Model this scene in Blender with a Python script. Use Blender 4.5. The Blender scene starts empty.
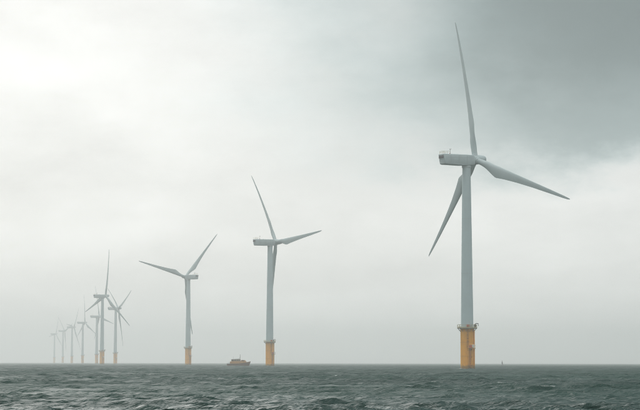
import bpy, bmesh, math, random
import numpy as np
from mathutils import Matrix, Vector

R = math.radians
PI = math.pi
scene = bpy.context.scene
COL = scene.collection

# ------------------------------------------------------------------ camera
cam_data = bpy.data.cameras.new('camera')
cam_data.lens = 106.9
cam_data.sensor_width = 36.0
cam_data.clip_start = 0.5
cam_data.clip_end = 60000.0
cam = bpy.data.objects.new('camera', cam_data)
COL.objects.link(cam)
CAM_Z = 2.25
cam.location = (0, 0, CAM_Z)
cam.rotation_euler = (R(90 + 4.745), R(-0.10), 0)
scene.camera = cam

# ------------------------------------------------------------------ sky
SUN_AZ, SUN_EL = -16.0, 29.0          # degrees: azimuth from +Y towards +X, elevation
G = Vector((math.sin(R(SUN_AZ)) * math.cos(R(SUN_EL)), math.cos(R(SUN_AZ)) * math.cos(R(SUN_EL)), math.sin(R(SUN_EL))))

world = bpy.data.worlds.new('World')
scene.world = world
world.use_nodes = True
wt = world.node_tree
for n in list(wt.nodes):
    wt.nodes.remove(n)


class NT:
    """small helper to write node maths"""
    def __init__(self, tree):
        self.t = tree

    def node(self, kind, **kw):
        n = self.t.nodes.new(kind)
        for k, v in kw.items():
            setattr(n, k, v)
        return n

    def put(self, sock, v):
        if isinstance(v, bpy.types.NodeSocket):
            self.t.links.new(v, sock)
        else:
            sock.default_value = v

    def m(self, op, a, b=0.0, c=0.0, clamp=False):
        n = self.node('ShaderNodeMath', operation=op, use_clamp=clamp)
        self.put(n.inputs[0], a); self.put(n.inputs[1], b); self.put(n.inputs[2], c)
        return n.outputs[0]

    def smooth(self, x, lo, hi):
        n = self.node('ShaderNodeMapRange', interpolation_type='SMOOTHSTEP', clamp=True)
        self.put(n.inputs['Value'], x)
        self.put(n.inputs['From Min'], lo); self.put(n.inputs['From Max'], hi)
        return n.outputs['Result']

    def mixc(self, f, a, b):
        n = self.node('ShaderNodeMix', data_type='RGBA')
        self.put(n.inputs[0], f); self.put(n.inputs[6], a); self.put(n.inputs[7], b)
        return n.outputs[2]

    def noise(self, vec, scale, detail=3.0, rough=0.5):
        n = self.node('ShaderNodeTexNoise')
        if vec is not None:
            self.t.links.new(vec, n.inputs['Vector'])
        n.inputs['Scale'].default_value = scale
        n.inputs['Detail'].default_value = detail
        n.inputs['Roughness'].default_value = rough
        return n.outputs['Fac']


W = NT(wt)
tc = W.node('ShaderNodeTexCoord')
sep = W.node('ShaderNodeSeparateXYZ')
wt.links.new(tc.outputs['Generated'], sep.inputs[0])
dx, dy, dz = sep.outputs
zc = W.m('MAXIMUM', dz, 0.0)
az = W.m('MULTIPLY', W.m('ARCTAN2', dx, dy), 180 / PI)
el = W.m('MULTIPLY', W.m('ARCSINE', zc), 180 / PI)
dot = W.m('ADD', W.m('ADD', W.m('MULTIPLY', dx, G.x), W.m('MULTIPLY', dy, G.y)), W.m('MULTIPLY', zc, G.z))
ang = W.m('MULTIPLY', W.m('ARCCOSINE', W.m('MINIMUM', dot, 0.99999)), 180 / PI)
glow = W.m('EXPONENT', W.m('MULTIPLY', W.m('POWER', W.m('DIVIDE', ang, 22.0), 2.0), -1.0))
# cloud deck seen in perspective
den = W.m('ADD', zc, 0.10)
cv = W.node('ShaderNodeCombineXYZ')
W.put(cv.inputs[0], W.m('DIVIDE', dx, den)); W.put(cv.inputs[1], W.m('DIVIDE', dy, den)); cv.inputs[2].default_value = 3.7
n1 = W.noise(cv.outputs[0], 0.55, 4.0, 0.5)
wm = W.node('ShaderNodeMapping')
wm.inputs['Scale'].default_value = (1.0, 1.0, 1.9)
wm.inputs['Rotation'].default_value = (0.0, R(14), 0.0)
wt.links.new(tc.outputs['Generated'], wm.inputs[0])
n2 = W.noise(wm.outputs[0], 11.0, 5.0, 0.55)
n3 = W.noise(wm.outputs[0], 30.0, 5.0, 0.6)
toward = W.smooth(dot, -0.6, 0.95)
lum = W.m('ADD', W.m('ADD', W.m('MULTIPLY_ADD', toward, 0.25, 0.68), W.m('MULTIPLY', glow, 0.03)), W.m('MULTIPLY', W.smooth(el, 12.0, 60.0), 0.75))
lum = W.m('MULTIPLY', lum, W.m('MULTIPLY_ADD', n1, 0.30, 0.85))
lum = W.m('MULTIPLY', lum, W.m('MULTIPLY_ADD', n2, 0.44, 0.78))
lum = W.m('MULTIPLY', lum, W.m('MULTIPLY_ADD', n3, 0.20, 0.90))
# the rain cloud: a dark bank with a ragged lower edge that hangs lower towards the light
wob = W.m('ADD', W.m('MULTIPLY_ADD', n2, 4.0, -2.0), W.m('MULTIPLY_ADD', n3, 1.8, -0.9))
slope = W.m('MULTIPLY', W.m('MINIMUM', W.m('SUBTRACT', az, 2.0), 12.0), 0.13)
e_in = W.m('SUBTRACT', W.m('ADD', el, wob), slope)
a_in = W.m('ADD', az, W.m('ADD', W.m('MULTIPLY_ADD', n1, 6.0, -3.0), W.m('ADD', W.m('MULTIPLY_ADD', n2, 9.0, -4.5), W.m('MULTIPLY', W.m('SUBTRACT', W.m('MINIMUM', el, 20.0), 9.0), 0.4))))
bank = W.m('MULTIPLY', W.smooth(e_in, 4.5, 6.3), W.m('MULTIPLY_ADD', W.smooth(e_in, 5.0, 9.0), 0.30, 0.70))
bank = W.m('MULTIPLY', bank, W.smooth(a_in, -5.0, 9.0))
bank = W.m('MULTIPLY', bank, W.m('SUBTRACT', 1.0, W.smooth(az, 55.0, 110.0)))
bank = W.m('MULTIPLY', bank, W.m('SUBTRACT', 1.0, W.m('MULTIPLY', W.smooth(el, 22.0, 55.0), 0.8)))
lum = W.m('MULTIPLY', lum, W.m('MULTIPLY_ADD', bank, -0.77, 1.0))
tint = W.mixc(W.m('MULTIPLY', bank, 0.95), (0.98, 1.0, 0.985, 1), (0.74, 1.02, 1.06, 1))
vm = W.node('ShaderNodeVectorMath', operation='SCALE')
wt.links.new(tint, vm.inputs[0])
W.put(vm.inputs['Scale'], W.m('MULTIPLY', lum, 10.0))
sky = W.node('ShaderNodeTexSky', sky_type='NISHITA')
sky.sun_disc = False
sky.sun_elevation = R(SUN_EL)
sky.sun_rotation = R(SUN_AZ)
sky.dust_density = 3.0
skymix = W.mixc(0.96, sky.outputs[0], vm.outputs[0])
bg = W.node('ShaderNodeBackground')
wt.links.new(skymix, bg.inputs[0])
bg.inputs[1].default_value = 0.10
wo = W.node('ShaderNodeOutputWorld')
wt.links.new(bg.outputs[0], wo.inputs[0])

# ------------------------------------------------------------------ veiled sun
sl = bpy.data.lights.new('sun', 'SUN')
sl.energy = 0.5
sl.angle = R(28)
sl.color = (1.0, 0.98, 0.95)
sun = bpy.data.objects.new('sun', sl)
COL.objects.link(sun)
sun.rotation_euler = G.to_track_quat('Z', 'Y').to_euler()
sun.location = (0, 0, 400)

scene.view_settings.view_transform = 'Standard'
scene.view_settings.look = 'None'
scene.view_settings.gamma = 1.0
scene.view_settings.exposure = 0.0
scene.view_settings.use_curve_mapping = False
scene.cycles.use_denoising = True
scene.cycles.denoiser = 'OPENIMAGEDENOISE'
scene.cycles.denoising_input_passes = 'RGB_ALBEDO_NORMAL'
scene.cycles.denoising_prefilter = 'NONE'
scene.cycles.use_adaptive_sampling = False
scene.cycles.filter_width = 1.1
scene.cycles.max_bounces = 6
scene.cycles.volume_bounces = 2

# ------------------------------------------------------------------ materials
def new_mat(name):
    m = bpy.data.materials.new(name)
    m.use_nodes = True
    nt = m.node_tree
    return m, NT(nt), nt.nodes['Principled BSDF']


def paint(name, col, rough=0.5, var=0.10, scale=0.6, streak=None, streak_amt=0.0, metal=0.0, weed=None):
    """painted metal: base colour with slight blotching and optional vertical run-down stains"""
    m, N, b = new_mat(name)
    t = N.node('ShaderNodeTexCoord')
    f = N.noise(t.outputs['Object'], scale, 5.0, 0.6)
    dark = tuple(c * (1 - var) for c in col) + (1,)
    lite = tuple(min(1, c * (1 + var)) for c in col) + (1,)
    c = N.mixc(N.smooth(f, 0.3, 0.7), dark, lite)
    if streak:
        mp = N.node('ShaderNodeMapping')
        mp.inputs['Scale'].default_value = (1.6, 1.6, 0.09)
        N.t.links.new(t.outputs['Object'], mp.inputs[0])
        s = N.smooth(N.noise(mp.outputs[0], 1.0, 4.0, 0.6), 0.50, 0.78)
        c = N.mixc(N.m('MULTIPLY', s, streak_amt), c, tuple(streak) + (1,))
    if weed is not None:      # tide stain with a ragged upper edge
        sp = N.node('ShaderNodeSeparateXYZ')
        N.t.links.new(t.outputs['Object'], sp.inputs[0])
        lvl = N.m('ADD', sp.outputs[2], N.m('MULTIPLY_ADD', N.noise(t.outputs['Object'], 1.1, 4.0, 0.6), 2.0, -1.0))
        wet = N.m('SUBTRACT', 1.0, N.smooth(lvl, weed - 0.6, weed + 0.5))
        c = N.mixc(N.m('MULTIPLY', wet, 0.75), c, (0.10, 0.085, 0.035, 1))
    N.t.links.new(c, b.inputs['Base Color'])
    rr = N.m('MULTIPLY_ADD', f, 0.2, rough - 0.1)
    N.t.links.new(rr, b.inputs['Roughness'])
    b.inputs['Metallic'].default_value = metal
    return m


M = {}
M['grey'] = paint('grey_tower_paint', (0.375, 0.47, 0.485), 0.45, 0.05, 0.12, (0.34, 0.38, 0.36), 0.35)
M['blade'] = paint('grey_blade_gelcoat', (0.34, 0.415, 0.42), 0.40, 0.04, 0.2)
M['nacelle'] = paint('grey_nacelle_paint', (0.365, 0.44, 0.45), 0.45, 0.06, 0.4, (0.28, 0.32, 0.31), 0.3)
M['seam'] = paint('grey_seam_sealant', (0.24, 0.29, 0.30), 0.6, 0.1, 0.6)
M['yellow'] = paint('yellow_pile_paint', (0.78, 0.345, 0.003), 0.5, 0.06, 0.5, (0.36, 0.14, 0.012), 0.28, 0.0, 1.3)
M['collar'] = paint('yellow_collar_paint', (0.64, 0.28, 0.006), 0.5, 0.08, 0.5)
M['landing'] = paint('stained_yellow_paint', (0.55, 0.25, 0.015), 0.55, 0.15, 0.8, (0.20, 0.07, 0.012), 0.55, 0.0, 1.6)
M['rail'] = paint('galvanised_yellow_rail', (0.42, 0.36, 0.17), 0.5, 0.12, 1.0)
M['deck'] = paint('dull_grating', (0.22, 0.21, 0.16), 0.6, 0.15, 1.0)
M['steel'] = paint('dark_steel', (0.06, 0.06, 0.055), 0.5, 0.2, 1.5)
M['black'] = paint('black_vent', (0.012, 0.012, 0.013), 0.6, 0.2, 2.0)
M['rust'] = paint('rusty_steel', (0.17, 0.06, 0.02), 0.7, 0.3, 2.0)
M['red'] = paint('red_box_paint', (0.42, 0.07, 0.03), 0.5, 0.15, 1.0)
M['white'] = paint('white_paint', (0.72, 0.70, 0.66), 0.5, 0.06, 1.0, (0.40, 0.25, 0.15), 0.4)
M['hull'] = paint('rust_orange_hull', (0.13, 0.05, 0.018), 0.45, 0.2, 0.8, (0.07, 0.025, 0.012), 0.6)
M['boot'] = paint('dark_bootstripe', (0.10, 0.03, 0.012), 0.5, 0.2, 0.8)
M['orange'] = paint('orange_wheelhouse', (0.40, 0.19, 0.03), 0.45, 0.12, 0.8, (0.16, 0.05, 0.015), 0.4)
M['cabin'] = paint('tan_wheelhouse', (0.36, 0.24, 0.13), 0.5, 0.12, 0.8, (0.16, 0.07, 0.02), 0.4)
M['roof'] = paint('pale_roof', (0.42, 0.50, 0.48), 0.5, 0.08, 1.0)
M['rubber'] = paint('black_rubber', (0.015, 0.014, 0.013), 0.7, 0.2, 2.0)
gm, GN, gb = new_mat('dark_window_glass')
gb.inputs['Base Color'].default_value = (0.012, 0.018, 0.02, 1)
gb.inputs['Roughness'].default_value = 0.06
M['glass'] = gm
lm, LN, lb = new_mat('red_lamp_glass')
lb.inputs['Base Color'].default_value = (0.35, 0.02, 0.015, 1)
lb.inputs['Roughness'].default_value = 0.15
M['lamp'] = lm

# ------------------------------------------------------------------ the sea
def build_sea():
    rng = np.random.default_rng(11)
    # radii: dense where the waves can be told apart
    r = [0.0, 4, 10, 18, 26, 34, 42, 48]
    x = 52.0
    while x < 9000:
        r.append(x)
        x += min(0.0036 * x, 2.0) if x < 1600 else 2.0 + (x - 1600) * 0.012
    r.append(9000.0)
    r = np.array(r)
    fine = np.linspace(-12.5, 12.5, 780)
    outer = []
    a, s = 12.5, 0.06
    while a < 180:
        a += s
        s = min(s * 1.09, 4.0)
        outer.append(min(a, 180.0))
    outer = np.array(outer)
    th = np.radians(np.concatenate([-outer[::-1][1:], fine, outer]))      # closed ring: -180 dropped
    nr, na = len(r), len(th)
    RR, TT = np.meshgrid(r[1:], th, indexing='ij')
    X0 = RR * np.sin(TT); Y0 = RR * np.cos(TT)
    x0 = X0.ravel(); y0 = Y0.ravel()
    dr = np.gradient(r)[1:]
    DR = np.repeat(dr, na)
    # lateral spacing outside the dense wedge
    dth = np.gradient(th)
    LS = (RR * dth[None, :]).ravel()
    step = np.maximum(DR, np.minimum(LS, 400.0))
    Z = np.zeros_like(x0); DX = np.zeros_like(x0); DY = np.zeros_like(x0)
    jac = np.zeros_like(x0)
    lost = np.full_like(x0, 0.0006)       # slope variance of ripples finer than the mesh
    n = 110
    lam = np.exp(np.linspace(math.log(0.6), math.log(14.0), n)) * rng.uniform(0.97, 1.03, n)
    main = R(193.0)          # waves run to the left and towards the viewer
    for i in range(n):
        l = lam[i]
        k = 2 * PI / l
        s = 0.060 if l < 1.6 else 0.056 if l < 3.6 else 0.056 * (3.6 / l) ** 1.8
        amp = s / k
        d = main + rng.normal(0, R(38 if l < 2.5 else 28))
        cx, cy = math.sin(d), math.cos(d)
        ph = rng.uniform(0, 2 * PI)
        keep = np.clip((l / step - 1.2) / 1.2, 0, 1)
        lost += 0.5 * s * s * (1 - keep * keep)
        idx = np.nonzero(keep > 0)[0]
        if len(idx) == 0:
            continue
        kk = keep[idx] * amp
        p = k * (cx * x0[idx] + cy * y0[idx]) + ph
        c, sn = np.cos(p), np.sin(p)
        Z[idx] += kk * c
        q = 0.95
        DX[idx] -= q * kk * cx * sn
        DY[idx] -= q * kk * cy * sn
        jac[idx] += kk * k * c
    # groups of higher and lower waves, wind patches at several scales
    def patchy(sc, seed):
        g = np.random.default_rng(seed)
        v = np.zeros_like(x0)
        for _ in range(7):
            a_ = g.normal(0, 0.6); kx = math.sin(a_) / sc * g.uniform(0.6, 1.5) ; ky = math.cos(a_) / sc * g.uniform(0.6, 1.5)
            v += np.sin(kx * x0 + ky * y0 + g.uniform(0, 6.28))
        return v / 2.6
    gust = np.clip(1 + 0.22 * patchy(5.0, 1) + 0.20 * patchy(14.0, 2) + 0.18 * patchy(45.0, 3), 0.35, 1.8)
    Z *= gust; DX *= gust; DY *= gust; jac *= gust
    # broken water round the piles and along the boat
    for px, py, rad in ((54.8, 709.0, 3.6), (-31.7, 1200.7, 4.2), (-117.2, 1691.5, 4.5), (-250.2, 2186.9, 5.0)):
        d = np.hypot(x0 - px, (y0 - py) * 0.7)
        jac += 1.5 * np.clip(1.7 - d / rad, 0, 1)
        Z += 0.38 * np.clip(1.5 - d / rad, 0, 1) * (0.55 + 0.45 * np.sin(x0 * 1.9 + 0.6 * y0))      # water running up the pile
    d = np.hypot((x0 + 53.5) / 8.6, (y0 - 1259.0) / 4.5)
    jac += 1.2 * np.clip(1.4 - d, 0, 1)
    Z += 0.25 * np.clip(1.4 - d, 0, 1) * (0.5 + 0.5 * np.sin(x0 * 1.3))
    co = np.empty((len(x0) + 1, 3), np.float32)
    co[0] = (0, 0, 0)
    co[1:, 0] = x0 + DX; co[1:, 1] = y0 + DY; co[1:, 2] = Z
    rows = nr - 1
    i = np.arange(rows - 1)[:, None]; j = np.arange(na)[None, :]
    jn = (j + 1) % na
    a0 = 1 + i * na + j; b0 = 1 + i * na + jn
    a1 = 1 + (i + 1) * na + j; b1 = 1 + (i + 1) * na + jn
    quads = np.stack([a0, b0, b1, a1], -1).reshape(-1, 4)[:, ::-1]
    tri = np.stack([np.zeros(na, int), 1 + np.arange(na), 1 + (np.arange(na) + 1) % na], -1)[:, ::-1]
    me = bpy.data.meshes.new('sea')
    me.vertices.add(len(co)); me.vertices.foreach_set('co', co.ravel())
    nl = quads.size + tri.size
    me.loops.add(nl)
    me.loops.foreach_set('vertex_index', np.concatenate([tri.ravel(), quads.ravel()]).astype(np.int32))
    npoly = len(tri) + len(quads)
    me.polygons.add(npoly)
    starts = np.concatenate([np.arange(len(tri)) * 3, tri.size + np.arange(len(quads)) * 4]).astype(np.int32)
    me.polygons.foreach_set('loop_start', starts)
    me.update(calc_edges=True)
    me.polygons.foreach_set('use_smooth', np.ones(npoly, bool))
    at = me.attributes.new('crest', 'FLOAT', 'POINT')
    full = np.zeros(len(co), np.float32); full[1:] = jac
    at.data.foreach_set('value', full)
    at = me.attributes.new('ripple', 'FLOAT', 'POINT')
    full = np.full(len(co), 0.3, np.float32); full[1:] = np.sqrt(np.sqrt(2 * lost))
    at.data.foreach_set('value', full)
    o = bpy.data.objects.new('sea', me)
    COL.objects.link(o)
    o['kind'] = 'structure'
    o['label'] = 'choppy dark green grey sea reaching to the hazy horizon'
    m, N, b = new_mat('sea_water')
    geo = N.node('ShaderNodeNewGeometry')
    mp = N.node('ShaderNodeMapping')
    mp.inputs['Rotation'].default_value = (0, 0, R(-32))
    mp.inputs['Scale'].default_value = (0.55, 1.0, 1.0)
    N.t.links.new(geo.outputs['Position'], mp.inputs[0])
    v = mp.outputs[0]
    f1 = N.noise(v, 0.55, 4.0, 0.62)
    f2 = N.noise(v, 2.6, 4.0, 0.6)
    f0 = N.noise(v, 0.07, 5.0, 0.65)
    gustf = N.smooth(f0, 0.30, 0.70)
    h = N.m('MULTIPLY', N.m('ADD', N.m('MULTIPLY', f1, 0.75), N.m('MULTIPLY', f2, 0.20)), N.m('MULTIPLY_ADD', gustf, 0.9, 0.5))
    bump = N.node('ShaderNodeBump')
    bump.inputs['Strength'].default_value = 1.0
    bump.inputs['Distance'].default_value = 1.7
    N.t.links.new(h, bump.inputs['Height'])
    N.t.links.new(bump.outputs[0], b.inputs['Normal'])
    patch = N.noise(v, 0.02, 3.0, 0.5)
    col = N.mixc(N.smooth(patch, 0.3, 0.7), (0.003, 0.030, 0.023, 1), (0.006, 0.042, 0.031, 1))
    cr = N.node('ShaderNodeAttribute', attribute_name='crest')
    rip = N.node('ShaderNodeAttribute', attribute_name='ripple')
    brk = N.noise(v, 1.7, 6.0, 0.7)
    foam = N.m('MULTIPLY', N.smooth(cr.outputs['Fac'], 0.62, 0.95), N.smooth(brk, 0.50, 0.68))
    col = N.mixc(foam, col, (0.62, 0.65, 0.63, 1))
    N.t.links.new(col, b.inputs['Base Color'])
    N.t.links.new(N.m('MULTIPLY', rip.outputs['Fac'], N.m('MULTIPLY_ADD', gustf, 0.5, 0.72), clamp=True), b.inputs['Roughness'])
    b.inputs['IOR'].default_value = 1.333
    b.inputs['Specular IOR Level'].default_value = 0.34
    me.materials.append(m)
    return o


build_sea()

# ------------------------------------------------------------------ mesh helpers
def finish(bm, name, mat, parent=None, sharp=32.0, matrix=None):
    bmesh.ops.recalc_face_normals(bm, faces=bm.faces)
    lim = R(sharp)
    for f in bm.faces:
        f.smooth = True
    for e in bm.edges:
        if len(e.link_faces) == 2:
            if e.calc_face_angle(0) > lim:
                e.smooth = False
    me = bpy.data.meshes.new(name)
    bm.to_mesh(me)
    bm.free()
    me.materials.append(mat)
    return link(me, name, parent, matrix)


def link(me, name, parent=None, matrix=None):
    o = bpy.data.objects.new(name, me)
    COL.objects.link(o)
    if parent is not None:
        o.parent = parent
    if matrix is not None:
        o.matrix_local = matrix
    return o


def ring(bm, pts):
    return [bm.verts.new(p) for p in pts]


def bridge(bm, a, b, closed=True):
    n = len(a)
    for i in range(n if closed else n - 1):
        j = (i + 1) % n
        bm.faces.new((a[i], a[j], b[j], b[i]))


def lathe(bm, prof, seg=32, cap0=True, cap1=True, axis='Z', off=(0, 0, 0)):
    """prof: list of (radius, height)"""
    rings = []
    for rad, h in prof:
        ps = []
        for i in range(seg):
            a = 2 * PI * i / seg
            if axis == 'Z':
                ps.append((off[0] + rad * math.cos(a), off[1] + rad * math.sin(a), off[2] + h))
            else:
                ps.append((off[0] + rad * math.cos(a), off[1] + h, off[2] + rad * math.sin(a)))
        rings.append(ring(bm, ps))
    for a, b in zip(rings, rings[1:]):
        bridge(bm, a, b)
    if cap0:
        bm.faces.new(rings[0][::-1])
    if cap1:
        bm.faces.new(rings[-1])


def box(bm, c, s, bevel=0.0, rot=None):
    mat = Matrix.Translation(c)
    if rot is not None:
        mat = mat @ rot
    mat = mat @ Matrix.Diagonal((s[0], s[1], s[2], 1))
    res = bmesh.ops.create_cube(bm, size=1.0, matrix=mat)
    if bevel > 0:
        es = {e for v in res['verts'] for e in v.link_edges}
        bmesh.ops.bevel(bm, geom=list(es), offset=bevel, segments=2, profile=0.5, affect='EDGES')


def tube(bm, pts, rad, seg=8, closed=False):
    pts = [Vector(p) for p in pts]
    n = len(pts)
    rings = []
    for i in range(n):
        if closed:
            d = pts[(i + 1) % n] - pts[i - 1]
        else:
            d = pts[min(i + 1, n - 1)] - pts[max(i - 1, 0)]
        d.normalize()
        up = Vector((0, 0, 1)) if abs(d.z) < 0.95 else Vector((1, 0, 0))
        s = d.cross(up).normalized()
        t = s.cross(d)
        rings.append(ring(bm, [pts[i] + rad * (math.cos(2 * PI * k / seg) * s + math.sin(2 * PI * k / seg) * t) for k in range(seg)]))
    for a, b in zip(rings, rings[1:]):
        bridge(bm, a, b)
    if closed:
        bridge(bm, rings[-1], rings[0])
    else:
        bm.faces.new(rings[0][::-1]); bm.faces.new(rings[-1])


def circle(rad, z, n, a0=0.0, a1=2 * PI, closed=True):
    m = n if closed else n + 1
    return [(rad * math.cos(a0 + (a1 - a0) * i / n), rad * math.sin(a0 + (a1 - a0) * i / n), z) for i in range(m)]


# ------------------------------------------------------------------ wind turbine
HUB_H = 78.0
OVERHANG = 4.1
TILT = R(6.0)
BLADE_L = 54.3


def lerp_table(tab, x):
    for (x0, y0), (x1, y1) in zip(tab, tab[1:]):
        if x <= x1:
            t = (x - x0) / (x1 - x0)
            return y0 + (y1 - y0) * max(0.0, t)
    return tab[-1][1]


def blade_mesh():
    bm = bmesh.new()
    chord = [(1.3, 2.1), (3.5, 2.12), (6, 2.5), (9, 3.2), (11.5, 3.95), (13, 4.35), (13.8, 4.38), (15, 4.15), (18, 3.65), (25, 2.85), (33, 2.15),
             (41, 1.62), (47, 1.22), (51, 0.92), (53.2, 0.62), (54.1, 0.30), (54.3, 0.10)]
    thick = [(1.3, 1.0), (3.2, 0.99), (5.5, 0.74), (9, 0.48), (13, 0.34), (18, 0.27), (25, 0.23), (41, 0.18), (54.3, 0.15)]
    twist = [(1.3, 15), (8, 14), (15, 9.5), (25, 5), (40, 1.5), (54.3, -0.5)]
    rs = [1.3, 2.2, 3.2, 4.3, 5.5, 6.7, 8, 9, 10.2, 11.5, 12.3, 13, 13.8, 15, 16.4, 18, 21.5, 25, 29, 33, 37, 41, 44, 47, 49, 51, 52.3, 53.2, 53.8, 54.1, 54.3]
    n = 28
    rings = []
    for r in rs:
        c = lerp_table(chord, r); t = lerp_table(thick, r); b = R(lerp_table(twist, r) + 3.0)
        w = min(1.0, max(0.0, (r - 3.2) / 8.0)); w = w * w * (3 - 2 * w)      # round root to airfoil
        s = r / BLADE_L
        fwd = 4.3 * s - 1.3 * s ** 3
        edge = -0.35 * s ** 2.5
        ps = []
        for k in range(n):
            a = 2 * PI * k / n
            # airfoil, u along the chord from 0 (leading) to 1 (trailing)
            u = 0.5 * (1 - math.cos(a))
            yt = 5 * t * (0.2969 * math.sqrt(max(u, 0)) - 0.126 * u - 0.3516 * u * u + 0.2843 * u ** 3 - 0.1036 * u ** 4)
            ya = (1 if a < PI else -1) * yt
            xa = u - lerp_table([(1.3, 0.5), (4, 0.48), (9, 0.31), (13, 0.24), (25, 0.28), (54.3, 0.33)], r)
            xr = -0.5 * math.cos(a); yr = 0.5 * math.sin(a)
            px = (xr * (1 - w) + xa * w) * c
            py = (yr * (1 - w) + ya * w) * c
            # leading edge towards -X, turned into the wind (+Y) by b
            ps.append((px * math.cos(b) - py * math.sin(b) * -1 + edge, -px * math.sin(b) + py * math.cos(b) + fwd, r))
        rings.append(ring(bm, ps))
    for p, q in zip(rings, rings[1:]):
        bridge(bm, p, q)
    bm.faces.new(rings[0][::-1]); bm.faces.new(rings[-1])
    return bm


def make_meshes():
    S = {}

    def keep(key, bm, mat, sharp=32.0):
        o = finish(bm, key, M[mat], None, sharp)
        S[key] = o.data
        bpy.data.objects.remove(o)

    # --- foundation: yellow transition piece rising from the water
    bm = bmesh.new()
    lathe(bm, [(2.52, -8), (2.52, 0.2), (2.52, 6.2), (2.52, 14.4), (2.60, 14.6), (2.60, 15.0)], 40)
    keep('transition_piece', bm, 'yellow')
    bm = bmesh.new()
    lathe(bm, [(2.50, 0), (2.585, 0), (2.585, 0.16), (2.50, 0.16)], 40, False, False)
    keep('weld_ring', bm, 'collar')
    # --- work platform
    bm = bmesh.new()
    lathe(bm, [(2.30, 15.02), (3.70, 15.02), (3.72, 15.10), (3.72, 15.32), (3.68, 15.36), (2.30, 15.36)], 40, False, False)
    for k in range(12):
        a = 2 * PI * k / 12
        tube(bm, [(2.5 * math.cos(a), 2.5 * math.sin(a), 13.9), (3.55 * math.cos(a), 3.55 * math.sin(a), 15.03)], 0.07, 6)
    keep('work_platform', bm, 'deck')
    bm = bmesh.new()
    for z in (15.85, 16.45):
        tube(bm, circle(3.64, z, 36), 0.045, 6, True)
    for k in range(18):
        a = 2 * PI * k / 18
        tube(bm, [(3.64 * math.cos(a), 3.64 * math.sin(a), 15.3), (3.64 * math.cos(a), 3.64 * math.sin(a), 16.45)], 0.05, 6)
    lathe(bm, [(3.66, 15.36), (3.68, 15.36), (3.68, 15.56), (3.66, 15.56)], 36, False, False)
    keep('railing', bm, 'rail')
    # davit crane on the platform (local: +Y outwards is -Y world before the turn)
    bm = bmesh.new()
    tube(bm, [(3.1, -0.2, 15.3), (3.1, -0.2, 16.75)], 0.2, 10)
    tube(bm, [(3.1, -0.2, 16.7), (3.5, -0.45, 16.95), (4.2, -0.85, 16.8)], 0.15, 8)
    box(bm, (3.05, -0.2, 16.1), (0.8, 0.7, 0.8), 0.05)
    tube(bm, [(4.15, -0.82, 16.75), (4.15, -0.82, 16.3)], 0.04, 6)
    box(bm, (4.15, -0.82, 16.2), (0.22, 0.22, 0.3), 0.03)
    keep('davit_crane', bm, 'steel')
    bm = bmesh.new()
    box(bm, (-0.75, -2.95, 15.95), (1.0, 0.75, 1.15), 0.06)
    box(bm, (-0.75, -3.34, 15.95), (0.84, 0.03, 0.95), 0.0)
    keep('equipment_box', bm, 'red')
    # boat landing: two fender tubes with a ladder between, on the -Y side
    bm = bmesh.new()
    for sx in (-0.8, 0.8):
        tube(bm, [(sx, -2.5, 8.3), (sx, -3.25, 8.0), (sx, -3.35, 7.4), (sx, -3.35, -4)], 0.16, 8)
        for z in (1.5, 4.5, 7.2):
            tube(bm, [(sx, -3.35, z), (sx * 0.9, -2.35, z)], 0.11, 6)
    keep('boat_landing', bm, 'landing')
    bm = bmesh.new()
    for sx in (-0.25, 0.25):
        tube(bm, [(sx, -3.05, -3), (sx, -3.05, 8.6)], 0.05, 6)
    z = -2.8
    while z < 8.5:
        tube(bm, [(-0.25, -3.05, z), (0.25, -3.05, z)], 0.028, 5)
        z += 0.35
    keep('ladder', bm, 'rust')
    bm = bmesh.new()
    for sx in (-1.15, -0.65):
        tube(bm, [(sx, -2.72, 8.0), (sx, -2.72, 16.3)], 0.05, 6)
    z = 8.2
    while z < 16.2:
        tube(bm, [(-1.15, -2.72, z), (-0.65, -2.72, z)], 0.028, 5)
        z += 0.35
    for z in (10.2, 11.4, 12.6, 13.8):
        tube(bm, [(-1.2, -2.7, z), (-1.3, -3.2, z), (-0.9, -3.45, z), (-0.5, -3.2, z), (-0.6, -2.7, z)], 0.035, 5)
    keep('upper_ladder', bm, 'rust')
    # rest platform half way up
    bm = bmesh.new()
    box(bm, (0.55, -3.05, 7.75), (2.9, 1.1, 0.10), 0.03)
    for sx in (-0.8, 0.5, 1.9):
        tube(bm, [(sx, -3.55, 7.8), (sx, -3.55, 8.85)], 0.04, 6)
        tube(bm, [(sx, -3.5, 7.7), (sx * 0.8, -2.1, 6.7)], 0.06, 6)
    tube(bm, [(-0.8, -3.55, 8.85), (1.9, -3.55, 8.85)], 0.04, 6)
    keep('rest_platform', bm, 'rail')
    bm = bmesh.new()
    box(bm, (1.15, -3.0, 8.45), (0.95, 0.6, 1.2), 0.06)
    box(bm, (1.15, -3.31, 8.45), (0.75, 0.03, 0.95))
    keep('white_cabinet', bm, 'white')
    bm = bmesh.new()
    box(bm, (0.05, -3.25, 8.4), (0.9, 0.5, 1.1), 0.06)
    box(bm, (0.05, -3.51, 8.45), (0.6, 0.03, 0.6))
    keep('red_cabinet', bm, 'red')
    # cable tube up the side
    bm = bmesh.new()
    tube(bm, [(2.15, -1.75, -6), (2.15, -1.75, 14.2), (1.95, -1.55, 15.0)], 0.19, 8)
    for z in (1.8, 5.5, 9.2, 12.6):
        box(bm, (2.05, -1.65, z), (0.4, 0.4, 0.22), 0.03)
    keep('cable_tube', bm, 'yellow')
    # --- tower
    bm = bmesh.new()
    prof = [(2.32, 15.36)]
    zs = [15.6, 25, 35.5, 45, 56.0, 66, 75.2]
    for z in zs:
        t = (z - 15.36) / (75.2 - 15.36)
        prof.append((2.32 + (1.55 - 2.32) * t ** 1.08, z))
    lathe(bm, prof, 48)
    keep('tower', bm, 'grey')
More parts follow.
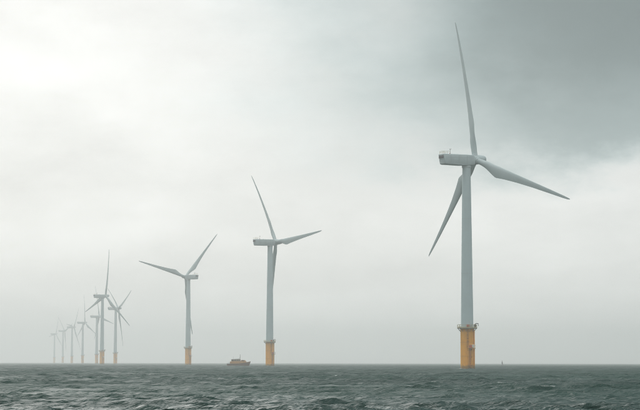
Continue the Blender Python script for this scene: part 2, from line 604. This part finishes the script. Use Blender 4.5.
    for z in (35.5, 56.0):
        bm = bmesh.new()
        t = (z - 15.36) / (75.2 - 15.36)
        rr = 2.32 + (1.55 - 2.32) * t ** 1.08
        lathe(bm, [(rr - 0.02, z - 0.12), (rr + 0.035, z - 0.11), (rr + 0.035, z + 0.11), (rr - 0.02, z + 0.12)], 48, False, False)
        keep('flange_%d' % z, bm, 'nacelle')
    bm = bmesh.new()
    lathe(bm, [(2.30, 15.38), (2.50, 15.38), (2.50, 15.62), (2.30, 15.64)], 48, False, False)
    keep('flange_15', bm, 'grey')
    bm = bmesh.new()
    box(bm, (0.55, -2.30, 16.9), (0.95, 0.14, 2.2), 0.06)
    box(bm, (0.90, -2.39, 16.9), (0.07, 0.08, 0.3), 0.015)
    keep('door', bm, 'nacelle')
    # --- nacelle, local frame at the tower axis and hub height, +Y upwind
    bm = bmesh.new()
    side = [(-11.45, 1.85), (-11.0, 2.02), (2.0, 1.95), (2.75, 1.55), (2.75, -1.5), (2.1, -1.92), (-2.6, -2.02), (-10.3, -1.9), (-10.85, -1.65)]
    w = 1.88
    L_ = ring(bm, [(-w, y, z) for y, z in side]); R_ = ring(bm, [(w, y, z) for y, z in side])
    bridge(bm, L_, R_)
    bm.faces.new(L_); bm.faces.new(R_[::-1])
    long_edges = [e for e in bm.edges if abs(e.verts[0].co.x - e.verts[1].co.x) < 1e-4]
    bmesh.ops.bevel(bm, geom=long_edges, offset=0.30, segments=3, profile=0.5, affect='EDGES')
    keep('nacelle', bm, 'nacelle', 40)
    bm = bmesh.new()
    box(bm, (0, 0, 0), (0.02, 0.09, 3.1))
    keep('panel_seam', bm, 'seam')
    bm = bmesh.new()
    box(bm, (0, -4.2, 0.75), (0.02, 12.4, 0.07))
    keep('side_seam', bm, 'seam')
    bm = bmesh.new()
    lathe(bm, [(1.62, -2.85), (1.72, -2.75), (1.72, -2.2), (1.62, -1.9)], 40)
    keep('yaw_ring', bm, 'nacelle')
    bm = bmesh.new()
    tail_tilt = Matrix.Rotation(R(-8.9), 4, 'X')
    box(bm, (0, -11.36, 1.02), (1.42, 0.16, 1.25), 0.04, tail_tilt)
    keep('vent', bm, 'black')
    bm = bmesh.new()
    box(bm, (0, 0, 0), (2.6, 0.06, 0.16), 0.02, tail_tilt)
    keep('louvre', bm, 'nacelle')
    bm = bmesh.new()
    for y in (-11.0, -9.7, -8.4):
        for sx in (-1.5, 1.5):
            tube(bm, [(sx, y, 2.0), (sx, y, 3.05)], 0.04, 6)
    for z in (2.55, 3.05):
        tube(bm, [(1.5, -8.4, z), (1.5, -11.0, z), (-1.5, -11.0, z), (-1.5, -8.4, z)], 0.038, 6)
    keep('roof_railing', bm, 'rail')
    bm = bmesh.new()
    tube(bm, [(0.6, -7.6, 2.0), (0.6, -7.6, 3.9)], 0.05, 6)
    tube(bm, [(0.2, -7.6, 3.6), (1.0, -7.6, 3.6)], 0.035, 6)
    for sx in (0.2, 1.0):
        tube(bm, [(sx, -7.6, 3.58), (sx, -7.6, 3.95)], 0.03, 6)
        box(bm, (sx, -7.6, 4.0), (0.22, 0.22, 0.1), 0.03)
    keep('wind_mast', bm, 'steel')
    bm = bmesh.new()
    lathe(bm, [(0.20, 2.0), (0.20, 2.25), (0.16, 2.3), (0.16, 2.55), (0.06, 2.66)], 12, off=(-0.8, -6.9, -0.1))
    keep('warning_lamp', bm, 'lamp')
    bm = bmesh.new()
    box(bm, (0, -4.6, 2.03), (1.5, 2.2, 0.18), 0.05)
    keep('roof_hatch', bm, 'nacelle')
    # --- hub: local frame at hub centre, +Y upwind
    bm = bmesh.new()
    lathe(bm, [(1.25, -1.45), (1.72, -1.40), (1.80, -1.1), (1.80, 0.9), (1.72, 1.5), (1.58, 2.6), (1.42, 3.6), (1.25, 4.15), (0.95, 4.45), (0.5, 4.6), (0.08, 4.63)], 36, axis='Y')
    keep('hub', bm, 'nacelle')
    bm = bmesh.new()
    lathe(bm, [(1.02, 0.9), (1.22, 0.95), (1.22, 1.95), (1.10, 2.1)], 28)
    keep('blade_collar', bm, 'nacelle')
    keep('blade', blade_mesh(), 'blade', 60)
    return S


MESH = make_meshes()


def wind_turbine(x, y, yaw, phase, face, label, detail=2):
    """yaw: degrees to the right of +Y that the rotor looks to; phase: degrees of the first blade from upright; face: turn of the boat landing"""
    t = bpy.data.objects.new('wind_turbine', None)
    COL.objects.link(t)
    t.empty_display_size = 5
    t.location = (x, y, 0)
    t['label'] = label; t['category'] = 'wind turbine'; t['group'] = 'wind turbines standing in the sea'
    F = Matrix.Rotation(R(face), 4, 'Z')
    pile = link(MESH['transition_piece'], 'transition_piece', t, F)
    plat = link(MESH['work_platform'], 'work_platform', t, F)
    link(MESH['railing'], 'railing', plat)
    if detail >= 1:
        for z in (4.7, 9.8):
            link(MESH['weld_ring'], 'weld_ring', pile, Matrix.Translation((0, 0, z)))
        land = link(MESH['boat_landing'], 'boat_landing', t, F)
        link(MESH['ladder'], 'ladder', land)
        rest = link(MESH['rest_platform'], 'rest_platform', t, F)
        link(MESH['white_cabinet'], 'cabinet', rest)['label'] = 'white cabinet'
        link(MESH['red_cabinet'], 'cabinet', rest)['label'] = 'red cabinet'
        link(MESH['upper_ladder'], 'ladder', t, F)
        link(MESH['cable_tube'], 'cable_tube', t, F)
        link(MESH['davit_crane'], 'davit_crane', plat)
        link(MESH['equipment_box'], 'equipment_box', plat)['label'] = 'red box on the work platform'
    tw = link(MESH['tower'], 'tower', t, F)
    if detail >= 1:
        for z in (15, 35, 56):
            link(MESH['flange_%d' % z], 'flange', tw)
        link(MESH['door'], 'door', tw)
    Y = Matrix.Rotation(R(-yaw), 4, 'Z')
    na = link(MESH['nacelle'], 'nacelle', t, Matrix.Translation((0, 0, HUB_H)) @ Y @ Matrix.Rotation(R(1.0), 4, 'X'))
    link(MESH['yaw_ring'], 'yaw_ring', t, Matrix.Translation((0, 0, HUB_H)))
    for sx in (-0.80, 0.80):
        link(MESH['vent'], 'vent', na, Matrix.Translation((sx, 0, 0)))
    if detail >= 2:
        for sx in (-1.887, 1.887):
            for y_ in (-8.2, -4.6, -0.9):
                link(MESH['panel_seam'], 'panel_seam', na, Matrix.Translation((sx, y_, 0)))
            link(MESH['side_seam'], 'panel_seam', na, Matrix.Translation((sx, 0, 0)))
    if detail >= 1:
        for z in (-0.55, -0.95, -1.35):
            link(MESH['louvre'], 'louvre', na, Matrix.Translation((0, -11.17 - z * 0.157, z)))
        link(MESH['roof_railing'], 'railing', na)
        link(MESH['wind_mast'], 'wind_mast', na)
        link(MESH['warning_lamp'], 'warning_lamp', na)
        link(MESH['roof_hatch'], 'hatch', na)
        link(MESH['roof_hatch'], 'hatch', na, Matrix.Translation((0, 4.0, -0.03)))
    A = Matrix.Translation((0, 0, HUB_H)) @ Y @ Matrix.Rotation(TILT, 4, 'X') @ Matrix.Translation((0, OVERHANG, 0))
    link(MESH['hub'], 'hub', t, A @ Matrix.Rotation(R(phase), 4, 'Y'))
    for k in range(3):
        B = A @ Matrix.Rotation(R(phase + 120 * k), 4, 'Y')
        b = link(MESH['blade'], 'blade', t, B)
        link(MESH['blade_collar'], 'blade_collar', b)
    return t


wind_turbine(54.77, 708.98, 59.6, -9.4, 17, 'grey wind turbine with vivid yellow base under the dark rain cloud, far from the boat')
wind_turbine(-31.73, 1200.75, 60.2, -33.9, 40, 'grey wind turbine standing beside the orange boat, one blade hanging behind its tower')
wind_turbine(-117.18, 1691.53, -45.2, 42.9, 40, 'grey wind turbine turned the opposite way to the others, its tail towards the boat')
wind_turbine(-250.19, 2186.91, 50.8, 11.1, 25, 'clearly seen wind turbine with one blade straight up, overlapping paler ones in the haze')
wind_turbine(-288.9, 2690.0, 63.2, -55.9, 25, 'half faded wind turbine with two blades raised in a V, beside the clear one')
wind_turbine(-371.0, 3165.3, 61.0, -15.0, 20, 'pale wind turbine almost behind the tower of the clear upright-bladed one', 1)
wind_turbine(-455.5, 3656.6, 58.0, 0.5, 20, 'very pale wind turbine, second of the ghostly row fading into haze', 1)
wind_turbine(-540.0, 4147.9, 62.0, 38.0, 20, 'ghostly wind turbine, third of the row fading into haze', 1)
wind_turbine(-626.0, 4639.2, 60.0, 70.0, 20, 'barely visible wind turbine, fourth of the row fading into haze', 1)
wind_turbine(-715.0, 5130.4, 57.0, 22.0, 20, 'wind turbine all but lost in haze, last of the row', 1)

# ------------------------------------------------------------------ the boat (bow towards +X)
def work_boat(x, y, rot):
    t = bpy.data.objects.new('work_boat', None)
    COL.objects.link(t)
    t.location = (x, y, 0.25)
    t.rotation_euler = (R(0.6), R(-0.8), R(rot))
    t['label'] = 'small brown and orange work boat with dark cabin windows and a thin mast'
    t['category'] = 'boat'
    # hull by stations: x, half beam at deck, half beam at chine, deck height
    st = [(-7.6, 1.75, 1.45, 1.25), (-7.2, 2.0, 1.7, 1.22), (-4, 2.25, 1.95, 1.18), (0, 2.3, 1.95, 1.25), (3, 2.2, 1.65, 1.45), (5, 1.75, 1.05, 1.72),
          (6.5, 1.05, 0.45, 2.0), (7.5, 0.38, 0.10, 2.22), (7.85, 0.06, 0.03, 2.3)]
    bm = bmesh.new()
    rings = []
    for sx, bd, bc, dh in st:
        rk = 0.0 if sx < 5 else (sx - 5) * 0.28
        pts = [(sx, bd, dh), (sx - rk * 0.4, bd * 0.97, dh * 0.55), (sx - rk, bc, 0.15), (sx - rk * 1.5, bc * 0.8, -0.5), (sx - rk * 1.8, 0.02, -0.9),
               (sx - rk * 1.5, -bc * 0.8, -0.5), (sx - rk, -bc, 0.15), (sx - rk * 0.4, -bd * 0.97, dh * 0.55), (sx, -bd, dh)]
        rings.append(ring(bm, pts))
    for a, b in zip(rings, rings[1:]):
        bridge(bm, a, b, False)
        bm.faces.new((a[0], b[0], b[-1], a[-1]))
    bm.faces.new(rings[0]); bm.faces.new(rings[-1][::-1])
    hull = finish(bm, 'hull', M['hull'], t, 40)
    # rubbing strake / bulwark
    bm = bmesh.new()
    for s in (-1, 1):
        tube(bm, [(sx, s * (bd + 0.03), dh + 0.0) for sx, bd, bc, dh in st], 0.14, 8)
    tube(bm, [(-7.65, -1.75, 1.25), (-7.65, 1.75, 1.25)], 0.14, 8)
    finish(bm, 'fender', M['rubber'], hull)
    bm = bmesh.new()
    for s in (-1, 1):
        sel = [q for q in st if q[0] >= 3]
        lo = ring(bm, [(sx, s * bd, dh) for sx, bd, bc, dh in sel])
        hi = ring(bm, [(sx + 0.08, s * (bd + 0.05), dh + 0.45) for sx, bd, bc, dh in sel])
        bridge(bm, lo, hi, False)
        lo2 = ring(bm, [(sx - 0.04, s * (bd - 0.07), dh) for sx, bd, bc, dh in sel])
        hi2 = ring(bm, [(sx + 0.02, s * (bd - 0.04), dh + 0.45) for sx, bd, bc, dh in sel])
        bridge(bm, lo2, hi2, False)
        bridge(bm, hi, hi2, False)
    finish(bm, 'bulwark', M['orange'], hull, 40)
    # long low deckhouse and wheelhouse
    bm = bmesh.new()
    box(bm, (-0.3, 0, 1.95), (10.6, 3.5, 1.7), 0.10)
    house = finish(bm, 'deckhouse', M['orange'], t, 40)
    bm = bmesh.new()
    prof = [(-4.7, 2.75), (-4.7, 4.15), (0.9, 4.3), (1.7, 2.75)]
    a = ring(bm, [(px, -1.4, pz) for px, pz in prof]); b = ring(bm, [(px, 1.4, pz) for px, pz in prof])
    bridge(bm, a, b); bm.faces.new(a); bm.faces.new(b[::-1])
    bmesh.ops.bevel(bm, geom=list(bm.edges), offset=0.07, segments=2, profile=0.5, affect='EDGES')
    wheel = finish(bm, 'wheelhouse', M['cabin'], t, 40)
    bm = bmesh.new()
    box(bm, (-1.9, 0, 4.36), (6.0, 3.2, 0.20), 0.07, Matrix.Rotation(R(-2.2), 4, 'Y'))
    finish(bm, 'roof', M['roof'], wheel, 40)
    for sx, wd in ((-3.75, 1.25), (-2.15, 1.35), (-0.55, 1.25), (0.62, 0.6)):
        for s in (-1, 1):
            bm = bmesh.new()
            box(bm, (sx, s * 1.40, 3.55), (wd, 0.05, 0.85), 0.015)
            finish(bm, 'window', M['glass'], wheel, 40)
    for s in (-0.65, 0.65):
        bm = bmesh.new()
        box(bm, (1.32, s, 3.55), (0.05, 1.1, 0.95), 0.015, Matrix.Rotation(R(-27), 4, 'Y'))
        finish(bm, 'window', M['glass'], wheel, 40)
    # forward cabin with a dark window
    bm = bmesh.new()
    prof = [(1.9, 2.7), (1.9, 3.75), (4.1, 3.6), (4.9, 2.7)]
    a = ring(bm, [(px, -1.15, pz) for px, pz in prof]); b = ring(bm, [(px, 1.15, pz) for px, pz in prof])
    bridge(bm, a, b); bm.faces.new(a); bm.faces.new(b[::-1])
    bmesh.ops.bevel(bm, geom=list(bm.edges), offset=0.06, segments=2, profile=0.5, affect='EDGES')
    fc = finish(bm, 'forward_cabin', M['orange'], t, 40)
    for s in (-1, 1):
        bm = bmesh.new()
        box(bm, (3.05, s * 1.15, 3.25), (1.75, 0.05, 0.55), 0.015)
        finish(bm, 'window', M['glass'], fc, 40)
    bm = bmesh.new()
    tube(bm, [(1.0, 0, 4.2), (1.0, 0, 7.4)], 0.12, 8)
    tube(bm, [(1.0, -0.9, 6.2), (1.0, 0.9, 6.2)], 0.05, 6)
    tube(bm, [(1.0, 0, 5.6), (0.2, 0, 4.4)], 0.05, 6)
    finish(bm, 'mast', M['steel'], t)
    bm = bmesh.new()
    box(bm, (1.0, 0, 5.15), (0.22, 1.5, 0.16), 0.05)
    lathe(bm, [(0.12, 4.4), (0.2, 4.5), (0.2, 5.1)], 10, off=(1.0, 0, 0))
    finish(bm, 'radar', M['white'], t)
    bm = bmesh.new()
    tube(bm, [(-3.6, 0.9, 4.3), (-3.6, 0.9, 6.0)], 0.03, 6)
    finish(bm, 'aerial', M['steel'], t)
    # stern rail
    bm = bmesh.new()
    for s in (-1, 1):
        for sx, yy in ((-7.2, 1.85), (-6.3, 1.95), (-5.5, 2.05)):
            tube(bm, [(sx, s * yy, 1.2), (sx, s * yy, 2.15)], 0.035, 6)
        tube(bm, [(-7.2, s * 1.85, 2.15), (-5.5, s * 2.05, 2.15)], 0.035, 6)
    tube(bm, [(-7.2, -1.85, 2.15), (-7.2, 1.85, 2.15)], 0.035, 6)
    finish(bm, 'stern_rail', M['steel'], t)
    return t


work_boat(-53.5, 1255.0, -6)

# ------------------------------------------------------------------ the far navigation buoy
def buoy(x, y):
    t = bpy.data.objects.new('navigation_buoy', None)
    COL.objects.link(t)
    t.location = (x, y, 0)
    t.rotation_euler = (R(2), R(-3), 0)
    t.scale = (0.85, 0.85, 0.78)
    t['label'] = 'tiny dark buoy with upright mast on the far horizon'
    t['category'] = 'buoy'
    bm = bmesh.new()
    lathe(bm, [(0.9, -1.2), (1.25, -0.7), (1.25, 0.55), (1.1, 0.75), (0.5, 0.85)], 24)
    finish(bm, 'float', M['steel'], t)
    bm = bmesh.new()
    for k in range(4):
        a = PI / 4 + k * PI / 2
        tube(bm, [(0.75 * math.cos(a), 0.75 * math.sin(a), 0.7), (0.28 * math.cos(a), 0.28 * math.sin(a), 4.2)], 0.09, 6)
    for z, rr in ((1.8, 0.62), (3.0, 0.46), (4.2, 0.30)):
        tube(bm, circle(rr, z, 12), 0.06, 6, True)
    box(bm, (0, 0, 2.9), (1.0, 1.0, 2.4), 0.05)
    finish(bm, 'mast', M['steel'], t)
    bm = bmesh.new()
    lathe(bm, [(0.18, 4.2), (0.2, 4.6), (0.1, 4.75)], 12)
    finish(bm, 'lantern', M['lamp'], t)
    bm = bmesh.new()
    lathe(bm, [(0.04, 4.7), (0.04, 5.0), (0.42, 5.02), (0.02, 5.7)], 12)
    finish(bm, 'topmark', M['steel'], t)


buoy(153.0, 1600.0)

# ------------------------------------------------------------------ sea haze
def haze():
    bm = bmesh.new()
    box(bm, (0, 0, 69.0), (18400, 18400, 144.0))
    me = bpy.data.meshes.new('haze')
    bm.to_mesh(me); bm.free()
    o = bpy.data.objects.new('haze', me)
    COL.objects.link(o)
    o['kind'] = 'stuff'
    o['label'] = 'pale sea haze that swallows the far turbines'
    m = bpy.data.materials.new('haze')
    m.use_nodes = True
    nt = m.node_tree
    for n in list(nt.nodes):
        nt.nodes.remove(n)
    v = nt.nodes.new('ShaderNodeVolumePrincipled')
    v.inputs['Color'].default_value = (0.985, 0.995, 0.985, 1)
    v.inputs['Density'].default_value = 0.00030
    v.inputs['Anisotropy'].default_value = 0.58
    out = nt.nodes.new('ShaderNodeOutputMaterial')
    nt.links.new(v.outputs[0], out.inputs['Volume'])
    me.materials.append(m)


haze()
